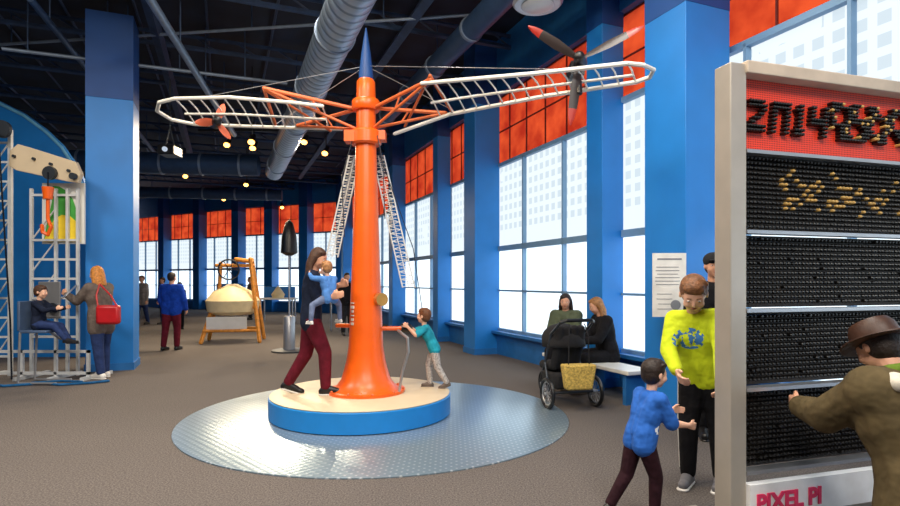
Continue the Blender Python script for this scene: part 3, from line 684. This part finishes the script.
person('small boy in blue printed shirt walking with arm out',(1.17,3.45,0),-74,1.0,k=1.36,lean=(0,.28,1),head=(4,4,0),
  armR=((.1,.45,-.9),(-.1,1,-.2)),armL=((-.1,.6,-.7),(.05,1,.0)),legR=((.03,.35,-1),(0,-.05,-1)),legL=((-.03,-.25,-1),(0,-.6,-.9)),footL=(0,1,-.5),
  hair=HD,top=print_mat('blue_printed_cloth',(30,96,186),(225,230,235),.07,.56,.05),sleeve=.5,bottom=cloth('dark_red_black_cloth',(44,20,28)),shoe=BLACK,sole=WSHOE,lod=0,skin=SKIN2,topmargin=.018,wide=1.05)
mn,mm=person('person in olive-brown jacket and brimmed hat reaching to pegs',(2.1,2.4,0),16,1.7,lean=(.02,.36,1),head=(-4,30,0),
  ikL=((1.86,2.98,.79),(-.6,-.1,-1)),armR=((.2,.6,-1),(-.3,1,.1)),legR=((.1,.3,-1),(0,-1,-.06)),legL=((-.08,.15,-1),(0,-1,-.06)),footL=(0,-.2,-1),footR=(0,-.2,-1),
  hair=HD,top=BROWNJ,toplen=.4,sleeve=1,bottom=CHAR,shoe=BROWNJ,lod=0,topname='jacket',topmargin=.034,curl=(.4,.3),wide=1.08)
mhp=mm['hp']; mhs=mm['hs']
HAT=M('brown_leather',(58,32,18),.5,var=.3,scale=20)
hat=thing('hat','dark brown brimmed hat worn by person at peg board','hat',loc=mn.location,rz=mn.rotation_euler[2])
HS=1.04
def crown(bm):
    pr=[(.41,0),(.42,.12),(.40,.3),(.34,.42),(.2,.44),(.02,.40)]
    b2=bmesh.new(); lathe(b2,pr,seg=32)
    me=bpy.data.meshes.new('x'); b2.to_mesh(me); b2.free(); bm.from_mesh(me)
    for v in bm.verts: v.co=mhp(v.co.x*HS,v.co.y*1.14*HS-.05,v.co.z*HS+.1)
def brim(bm):
    seg=40
    rings=[]
    for r,dz in ((.38,0),(.52,-.03),(.66,-.04),(.66,-.01),(.52,.0),(.38,.03)):
        ring=[]
        for i in range(seg):
            a=2*math.pi*i/seg; up=.07*abs(math.cos(a))**2*(r-.38)/.34
            ring.append(bm.verts.new(mhp(r*math.cos(a)*HS,r*math.sin(a)*1.08*HS-.05,.10+dz+up)))
        rings.append(ring)
    for k in range(len(rings)):
        A_,B_=rings[k],rings[(k+1)%len(rings)]
        for i in range(seg): bm.faces.new((A_[i],A_[(i+1)%seg],B_[(i+1)%seg],B_[i]))
part(hat,'crown',HAT,crown); part(hat,'brim',HAT,brim)
def hood():
    b=bmesh.new(); pp=mm['P']
    for i in range(14):
        a=2*math.pi*i/14; cap(b,pp(.305,.09*math.cos(a),.08*math.sin(a)-.02),pp(.29,.105*math.cos(a),.1*math.sin(a)-.03),.038,.034,10)
    for i in range(5): sph(b,pp(.27-i*.004,(i-2)*.03,-.115),.055)
    return b
remesh('hood',hood(),cloth('pale_grey_fleece',(196,190,176)),mn,.009,4)
part(mn,'scarf',cloth('green_scarf',(96,120,40)),lambda bm:tube(bm,[mm['P'](.335,.058*math.cos(a),.058*math.sin(a)) for a in [i*math.pi/6 for i in range(12)]],.026,10,True))
person('woman with blonde hair in taupe coat reaching forward',(-5.26,8.45,0),75,1.7,lean=(0,.1,1),head=(0,8,0),
  armR=((.1,.7,-.8),(-.1,1,.35)),armL=((-.1,.7,-.7),(.1,1,.45)),legR=((.03,.12,-1),(0,-.05,-1)),legL=((-.03,-.1,-1),(0,-.15,-1)),
  hair=HBL,hairstyle='bob',top=TAUPE,toplen=.3,bottom=DENIM,shoe=WSHOE,lod=1,topname='coat',topmargin=.014)
hb=thing('handbag','red leather shoulder bag hanging at woman\'s side','bag',loc=(-5.0,8.2,0),rz=math.radians(10))
REDB=M('red_leather',(176,22,30),.4)
part(hb,'pouch',REDB,lambda bm:(box(bm,(0,0,.97),(.32,.12,.28))),bevel=.04)
part(hb,'strap',REDB,lambda bm:tube(bm,[V(-.14,0,1.08),V(-.18,.04,1.25),V(-.16,.1,1.42),V(.0,.08,1.25),V(.12,0,1.08)],.012))
person('man in royal blue sweater and maroon trousers walking away',(-5.92,11.9,0),-5,1.66,legR=((.03,.1,-1),(0,-.05,-1)),legL=((-.03,-.1,-1),(0,-.2,-1)),
  armR=((.3,.1,-1),(-.1,.5,-.9)),armL=((-.3,.1,-1),(.1,.5,-.9)),hair=HD,top=ROYAL,bottom=MAROON,lod=2,wide=1.15,topmargin=.016,face=False)
person('visitor in grey coat walking',(-10.45,19,0),170,1.68,hair=HM,top=cloth('pale_grey_cloth',(150,144,140)),toplen=.3,bottom=DENIM,lod=2,legR=((.03,.2,-1),(0,0,-1)),legL=((-.03,-.15,-1),(0,-.3,-1)))
person('visitor in dark jacket and jeans walking',(-9.9,19.3,0),150,1.62,hair=HD,top=CHAR,bottom=DENIM,lod=2,legR=((.03,-.15,-1),(0,-.3,-1)),legL=((-.03,.2,-1),(0,0,-1)))
person('visitor in dark clothes standing near the windows',(-2.8,15.2,0),200,1.7,hair=HD,top=BLK,bottom=CHAR,lod=2)
person('visitor in grey top standing near far exhibits',(-7.7,21.6,0),120,1.65,hair=HD,top=TAUPE,bottom=CHAR,lod=2)
person('visitor in navy jacket beside the far exhibits',(-8.3,17.2,0),60,1.45,hair=HD,top=NAVY,bottom=BLK,lod=2)
cp,ci=person('person in dark cap and black jacket standing by column',(2.47,5.25,0),165,1.72,hair=HD,top=BLK,bottom=BLK,lod=1,topmargin=.012)
part(cp,'cap',BLACKF,lambda bm:(sph(bm,ci['hp'](0,-.04,.24),ci['hs'],(.42,.48,.34),ci['HR']),sph(bm,ci['hp'](0,.45,.22),ci['hs'],(.28,.26,.04),ci['HR'])))
# seated women on bench
sit=dict(legR=((.12,1,-.05),(0,.12,-1)),legL=((-.12,1,-.05),(0,.05,-1)))
person('woman in olive jacket seated on bench behind stroller',(1.70,8.12,0),150,1.64,pelvis=.50,lean=(0,.12,1),head=(10,8,0),armR=((.1,.5,-.9),(-.3,1,-.1)),armL=((-.1,.5,-.9),(.3,1,-.1)),
  hair=HD,hairstyle='bob',top=OLIVE,bottom=BLK,lod=1,topmargin=.02,topname='jacket',**sit)
person('woman with light brown hair in black seated on bench',(2.09,7.40,0),100,1.62,pelvis=.49,lean=(0,.2,1),head=(-5,20,0),armR=((.1,.5,-.9),(-.3,1,-.1)),armL=((-.1,.5,-.9),(.3,1,-.1)),
  hair=hairm('light_brown_hair',(150,104,60)),hairstyle='long',top=BLK,bottom=BLK,shoe=TAUPE,lod=1,topmargin=.014,**sit)
bn=thing('bench','long white bench with blue legs along the windows','bench',loc=tuple(W(8.25,.56)),rz=WRZ)
part(bn,'seat',WHITE,lambda bm:box(bm,(0,0,.385),(1.9,.4,.05)),smooth=False,bevel=.01)
for x in (-.85,0,.85): part(bn,'leg',SILL,lambda bm:box(bm,(x,0,.18),(.06,.34,.36)),smooth=False)
# ---------------------------------------------------------------- stroller
st=thing('stroller','black three-wheeled jogging stroller with large rear wheels','stroller',loc=(1.40,6.45,0),rz=math.radians(14))
def wheel(parent,c,r):
    w=part(parent,'wheel',BLACK,lambda bm:tube(bm,[V(c[0],c[1]+(r-.02)*math.cos(a),c[2]+(r-.02)*math.sin(a)) for a in [i*math.pi/14 for i in range(28)]],.022,8,True),label='black spoked wheel')
    part(w,'rim',STEEL,lambda bm:(tube(bm,[V(c[0],c[1]+(r-.05)*math.cos(a),c[2]+(r-.05)*math.sin(a)) for a in [i*math.pi/14 for i in range(28)]],.008,6,True),[cyl(bm,c,V(c[0],c[1]+(r-.04)*math.cos(a),c[2]+(r-.04)*math.sin(a)),.003,seg=5) for a in [i*math.pi/6 for i in range(12)]],cyl(bm,V(*c)-V(.03,0,0),V(*c)+V(.03,0,0),.02)))
wheel(st,(-.3,0,.18),.18); wheel(st,(.3,0,.18),.18); wheel(st,(0,.78,.16),.16)
part(st,'frame',DSTEEL,lambda bm:(tube(bm,[V(-.28,0,.18),V(-.22,.25,.5),V(-.21,.1,.85),V(-.2,-.14,1.0)],.015),tube(bm,[V(.28,0,.18),V(.22,.25,.5),V(.21,.1,.85),V(.2,-.14,1.0)],.015),tube(bm,[V(-.22,.25,.5),V(-.05,.78,.18)],.015),tube(bm,[V(.22,.25,.5),V(.05,.78,.18)],.015),tube(bm,[V(-.3,0,.18),V(.3,0,.18)],.015)))
part(st,'handle',BLACK,lambda bm:tube(bm,[V(-.2,-.14,1.0),V(-.15,-.19,1.02),V(.15,-.19,1.02),V(.2,-.14,1.0)],.02))
def seatf(bm):
    bm2=[(0,.03,.9),(0,.08,.7),(0,.18,.46),(0,.5,.44)]
    for (x,y,z),(x2,y2,z2) in zip(bm2,bm2[1:]):
        for s in (-.13,-.05,.05,.13): cap(bm,V(s,y,z),V(s,y2,z2),.055,.055)
remesh('seat',(lambda b:(seatf(b),b)[1])(bmesh.new()),BLACKF,st,.012,3)
def canopy():
    b=bmesh.new()
    seg=14; rows=8; g=[]
    for i in range(rows+1):
        an=math.radians(5+i*15); row=[]
        for j in range(seg+1):
            b_=math.pi*j/seg; row.append(b.verts.new((-.225*math.cos(b_),.25-.32*math.cos(an)*(.4+.6*math.sin(b_)),.68+.28*math.sin(an)*math.sin(b_)**.6)))
        g.append(row)
    for i in range(rows):
        for j in range(seg): b.faces.new((g[i][j],g[i][j+1],g[i+1][j+1],g[i+1][j]))
    o=mk('canopy',b,BLACKF,st); m=o.modifiers.new('s','SOLIDIFY'); m.thickness=.012
canopy()
part(st,'storage_basket',BLACKF,lambda bm:box(bm,(0,.22,.3),(.38,.44,.18)),bevel=.03)
tb=thing('tote_bag','tan woven tote bag hanging behind the stroller','bag',loc=(1.42,6.22,0),rz=math.radians(8))
TAN=M('tan_weave',(196,166,84),.8,var=.4,scale=45,bump=.5)
def tote(bm):
    a=[(-.15,-.07,.26),(.15,-.07,.26),(.15,.05,.26),(-.15,.05,.26)]; b=[(-.19,-.09,.54),(.19,-.09,.54),(.19,.06,.54),(-.19,.06,.54)]
    va=[bm.verts.new(p) for p in a]; vb=[bm.verts.new(p) for p in b]
    for i in range(4): bm.faces.new((va[i],va[(i+1)%4],vb[(i+1)%4],vb[i]))
    bm.faces.new(va[::-1]); bm.faces.new(vb)
part(tb,'pouch',TAN,tote,bevel=.02)
for s in (-1,1): part(tb,'strap',BLACKF,lambda bm:tube(bm,[V(s*.12,-.03,.53),V(s*.11,-.03,.85),V(s*.09,.03,.98)],.007))
# ---------------------------------------------------------------- far exhibits
ex=thing('wooden_crank_exhibit','golden wooden frame exhibit holding a cream drum','exhibit',loc=(-5.25,13.6,0),rz=math.radians(12))
def legs(bm):
    for x0_,x1_ in ((-.65,-.45),(.65,.4)):
        for y0,y1 in ((-.45,-.15),(.45,.15)):
            tube(bm,[V(x0_,y0,.04),V(x1_,y1,.85 if x0_<0 else 2.0)],.05,6)
    tube(bm,[V(.42,0,1.95),V(.05,0,2.0)],.05); tube(bm,[V(-.6,-.4,.3),V(.62,-.4,.3)],.035); tube(bm,[V(-.6,.4,.3),V(.62,.4,.3)],.035); tube(bm,[V(-.5,-.2,.85),V(.55,-.3,.85)],.045);tube(bm,[V(-.5,.2,.85),V(.55,.3,.85)],.045)
    tube(bm,[V(-.35,0,.85),V(-.3,0,1.9)],.045); tube(bm,[V(-.4,0,1.85),V(.45,0,1.85)],.04)
part(ex,'timber_frame',WOOD,legs)
part(ex,'drum',CREAMD,lambda bm:lathe(bm,[(.42,.66),(.58,.74),(.62,1.0),(.45,1.22),(.18,1.36),(.12,1.4)],c=(-.02,0,0),seg=32))
part(ex,'crank_wheel',DSTEEL,lambda bm:(tube(bm,[V(-.1+.24*math.cos(a),-.1,1.75+.24*math.sin(a)) for a in [i*math.pi/10 for i in range(20)]],.02,6,True),[cyl(bm,V(-.1,-.1,1.75),V(-.1+.24*math.cos(a),-.1,1.75+.24*math.sin(a)),.01,seg=5) for a in [i*math.pi/3 for i in range(6)]],cyl(bm,V(-.1,-.15,1.75),V(-.1,.1,1.75),.03)))
part(ex,'leg_panel',WHITE,lambda bm:box(bm,(-.1,-.36,.45),(.9,.03,.35)),smooth=False)
tr=thing('torch_stand','black cone lamp on slim pole with steel drum base','stand',loc=(-3.36,11.7,0))
part(tr,'base',DSTEEL,lambda bm:lathe(bm,[(.36,0),(.36,.03),(.3,.05)],seg=32)); part(tr,'canister',STEEL,lambda bm:lathe(bm,[(.12,.05),(.12,.7),(.1,.74)],seg=24))
part(tr,'pole',STEEL,lambda bm:cyl(bm,(0,0,.74),(0,0,2.1),.018)); part(tr,'shade',BLACK,lambda bm:lathe(bm,[(.06,2.0),(.17,2.06),(.15,2.4),(.08,2.68),(.01,2.75)],seg=24))
def kiosk(loc,rz,lab,mat,h):
    k=thing('exhibit_table',lab,'exhibit',loc=loc,rz=rz)
    part(k,'table_top',mat,lambda bm:box(bm,(0,0,.85),(1.3,.7,.06)),bevel=.01)
    for x in (-.55,.55):
        for y in (-.28,.28): part(k,'leg',STEEL,lambda bm:cyl(bm,(x,y,0),(x,y,.83),.03))
    part(k,'graphic_panel',BLUE,lambda bm:box(bm,(0,.3,.88+h/2),(1.1,.04,h)),bevel=.01)
    part(k,'model',CREAMD,lambda bm:(lathe(bm,[(.2,.88),(.24,1.0),(.1,1.2),(.02,1.3)],seg=20)))
kiosk((-2.9,16.6,0),-.3,'exhibit table with blue panel near far windows',CREAM,.6)
kiosk((-9.5,24.2,0),.4,'exhibit table with model near far windows',WOOD,.5)
kiosk((-6.2,20.2,0),.1,'exhibit table with cream model beyond wooden frame',WHITE,.4)
# ---------------------------------------------------------------- crane exhibit
ce=thing('crane_exhibit','white steel pulley crane exhibit with cream arm and orange hook','exhibit',loc=(-6.24,8.4,0))
def posts(bm):
    for x in (-.8,-.55): box(bm,(x,.25,1.9),(.05,.05,3.8))
    for x in (-.26,.12,.3,.46): box(bm,(x,.3,1.45),(.04,.04,2.9))
    for i in range(12): box(bm,(-.675,.25,.3+i*.3),(.22,.03,.03)); 
    for i in range(12): cyl(bm,(-.78,.25,.3+i*.3),(-.57,.25,.6+i*.3 if i<11 else 3.6),.012,seg=5)
    for z in (.1,.42): box(bm,(.05,-.1,z),(1.7,.04,.04))
    for x in (-.78,-.1,.4,.88): box(bm,(x,-.1,.22),(.04,.04,.44)); box(bm,(x,.1,.03),(.06,.7,.05))
    for z in (.6,.9,1.2,1.5,1.8,2.1,2.8): box(bm,(.1,.3,z),(.75,.03,.035))
    for i in range(4): cyl(bm,(-.26,.3,.6+i*.5),(.12,.3,1.1+i*.5),.012,seg=5)
part(ce,'steel_frame',GREYW,posts,smooth=False)
part(ce,'mechanism_plate',STEEL,lambda bm:box(bm,(.05,.26,1.18),(.34,.03,.55)),smooth=False,bevel=.01)
for x,z,r in ((-.03,1.32,.06),(.13,1.05,.08),(-.05,1.0,.04)): part(ce,'gear',DSTEEL,lambda bm:cyl(bm,(x,.2,z),(x,.25,z),r,seg=20))
part(ce,'graphic_board',WHITE,lambda bm:box(bm,(.2,.36,2.52),(.66,.03,.95)),label='white board with coloured shapes',smooth=False)
part(ce,'green_shape',M('leaf_green',(64,160,64),.6),lambda bm:slab(bm,[(-.1,2.08)]+[(.08+.36*math.cos(a),2.35+.6*math.sin(a)) for a in [math.radians(d) for d in (0,20,40,60,80,95)]]+[(.03,2.7),(-.04,2.4)],.335,.34),smooth=False)
part(ce,'yellow_shape',M('yellow_paint',(232,204,48),.6),lambda bm:slab(bm,[(-.1,2.07),(.48,2.07)]+[(.23+.24*math.cos(a),2.2+.3*math.sin(a)) for a in [math.radians(d) for d in (10,40,70,100,130,160)]],.325,.33),smooth=False)
part(ce,'crane_arm',CREAM,lambda bm:slab(bm,[(-.46,3.45),(-.34,3.55),(-.16,3.5),(.54,3.28),(.62,3.1),(.57,2.96),(.42,2.98),(-.36,3.15),(-.48,3.22)],.12,.2),smooth=False,bevel=.008)
for x,z in ((-.38,3.36),(-.08,3.32),(.18,3.24),(.45,3.14)): part(ce,'bolt',DSTEEL,lambda bm:cyl(bm,(x,.08,z),(x,.12,z),.022))
for x,y,z,r in ((.18,.05,3.1,.1),(-.5,.0,3.75,.13),(.54,.04,3.05,.05)): part(ce,'pulley',DSTEEL,lambda bm:cyl(bm,(x,y,z),(x,y+.06,z),r,seg=24))
RB=cloth('blue_rope',(30,90,140)); DR=cloth('dark_rope',(20,26,36))
for pts,r,mt in (([V(.18,.04,3.1),V(.18,.04,2.8)],.01,DR),([V(-.5,-.1,3.7),V(-.36,-.3,1.5),V(-.2,-.6,.03)],.018,DR),([V(-.5,-.1,3.6),V(-.48,-.2,1.0)],.014,DR),([V(-.46,-.1,3.7),V(-.2,-.2,.9),V(-.1,-.3,.05)],.012,DR),([V(-.2,-.6,.03),V(.1,-.7,.02),V(.5,-.5,.02),V(.8,-.6,.02),V(1.15,-.45,.02),V(1.3,-.3,.02)],.018,RB),([V(.3,-.45,.02),V(.6,-.3,.02),V(.95,-.35,.02)],.014,RB)):
    part(ce,'rope',mt,lambda bm:tube(bm,pts,r))
part(ce,'hook',ORANGE,lambda bm:(cyl(bm,(.18,.04,2.88),(.18,.04,2.7),.08,.06,20),tube(bm,[V(.18,.04,2.7),V(.18,.04,2.4),V(.23,.04,2.28),V(.18,.04,2.16),V(.1,.04,2.2),V(.09,.04,2.3)],.026)),label='orange hook block')
for z0,z1,r in ((2.1,2.6,.05),(1.3,1.5,.08),(3.5,3.9,.04)): part(ce,'counterweight',BLACK,lambda bm:cyl(bm,(-.66,.05,z0),(-.66,.05,z1),r))
part(ce,'seat_pan',M('blue_grey_seat',(70,90,120),.5),lambda bm:(box(bm,(.4,-.4,.75),(.38,.34,.04)),box(bm,(.2,-.4,.97),(.04,.34,.42))),bevel=.012)
for y in (-.56,-.24): part(ce,'seat_frame',STEEL,lambda bm:tube(bm,[V(.22,y,.73),V(.19,y,.03),V(.72,y,.03)],.016))
part(ce,'seat_arm',STEEL,lambda bm:tube(bm,[V(.4,-.24,.73),V(.4,.0,.6),V(.3,.28,.6)],.02))
part(ce,'pull_bar',STEEL,lambda bm:tube(bm,[V(.7,-.4,1.22),V(.6,-.1,1.3),V(.45,.28,1.4)],.014))
bd=thing('backdrop_panel','curved blue backdrop panel with arched top','panel',loc=(-8.0,10.8,0),rz=math.radians(4))
part(bd,'panel',BLUE,lambda bm:slab(bm,[(1.05,0),(-1.9,0),(-1.9,5.15),(-1.2,5.1),(-.7,4.95),(-.2,4.7),(.2,4.4),(.5,4.1),(.8,3.65),(.98,3.2),(1.05,2.8)],0,.08),smooth=False)
part(bd,'edge_band',M('pale_blue_paint',(110,180,220),.5),lambda bm:tube(bm,[V(-1.9,-.02,5.1),V(-1.2,-.02,5.05),V(-.7,-.02,4.9),V(-.2,-.02,4.65),V(.2,-.02,4.35),V(.5,-.02,4.05),V(.78,-.02,3.6),V(.95,-.02,3.1)],.03))
person('child in navy shirt sitting in crane exhibit seat',(-5.86,7.98,0),-84,1.1,k=1.3,pelvis=.85,lean=(0,.02,1),head=(0,4,0),armR=((.1,.8,-.6),(0,1,.2)),armL=((-.1,.8,-.6),(0,1,.2)),
  legR=((.1,1,-.12),(0,.65,-.75)),legL=((-.1,1,-.12),(0,.5,-.85)),hair=HB,top=NAVY,bottom=DENIM,shoe=CHAR,lod=1,skin=SKIN2)
# ---------------------------------------------------------------- light
wd=bpy.data.worlds.new('overcast'); SC.world=wd; wd.use_nodes=True
bg=wd.node_tree.nodes['Background']; bg.inputs['Color'].default_value=(.92,.97,1,1); bg.inputs['Strength'].default_value=3.2
def area(loc,size,e,col,rot=(0,0,0)):  # soft fill light added overhead out of frame, no real fixture
    l=bpy.data.lights.new('lamp','AREA'); l.shape='DISK'; l.size=size; l.energy=e; l.color=col
    o=bpy.data.objects.new('fill_lamp',l); COL.objects.link(o); o.location=loc; o.rotation_euler=rot
area((-3.5,2,5.7),1.6,150,(1,.92,.82)); area((.8,3.2,5.7),1.6,190,(1,.93,.84)); area((-1,-1,5.5),2.2,210,(1,.93,.84),(math.radians(35),0,0)); area((-6.5,4.5,5.7),1.6,230,(1,.93,.84)); area((-1.2,5.8,5.8),1.2,140,(1,.92,.82))
area((2,-.5,5.2),1.6,170,(1,.94,.86),(math.radians(30),0,0))
area((-1.6,3.4,5.6),.5,110,(1,.72,.42),(math.radians(42),0,0))  # warm accent light added to brighten the mast, out of frame
# ---------------------------------------------------------------- camera
cd=bpy.data.cameras.new('camera'); cam=bpy.data.objects.new('camera',cd); COL.objects.link(cam)
cam.location=(0,0,1.45); cam.rotation_euler=(math.pi/2,0,0); cd.lens=22.4; cd.sensor_width=36; cd.shift_y=.0322; cd.clip_end=200
SC.camera=cam
SC.view_settings.view_transform='Standard'; SC.view_settings.exposure=0
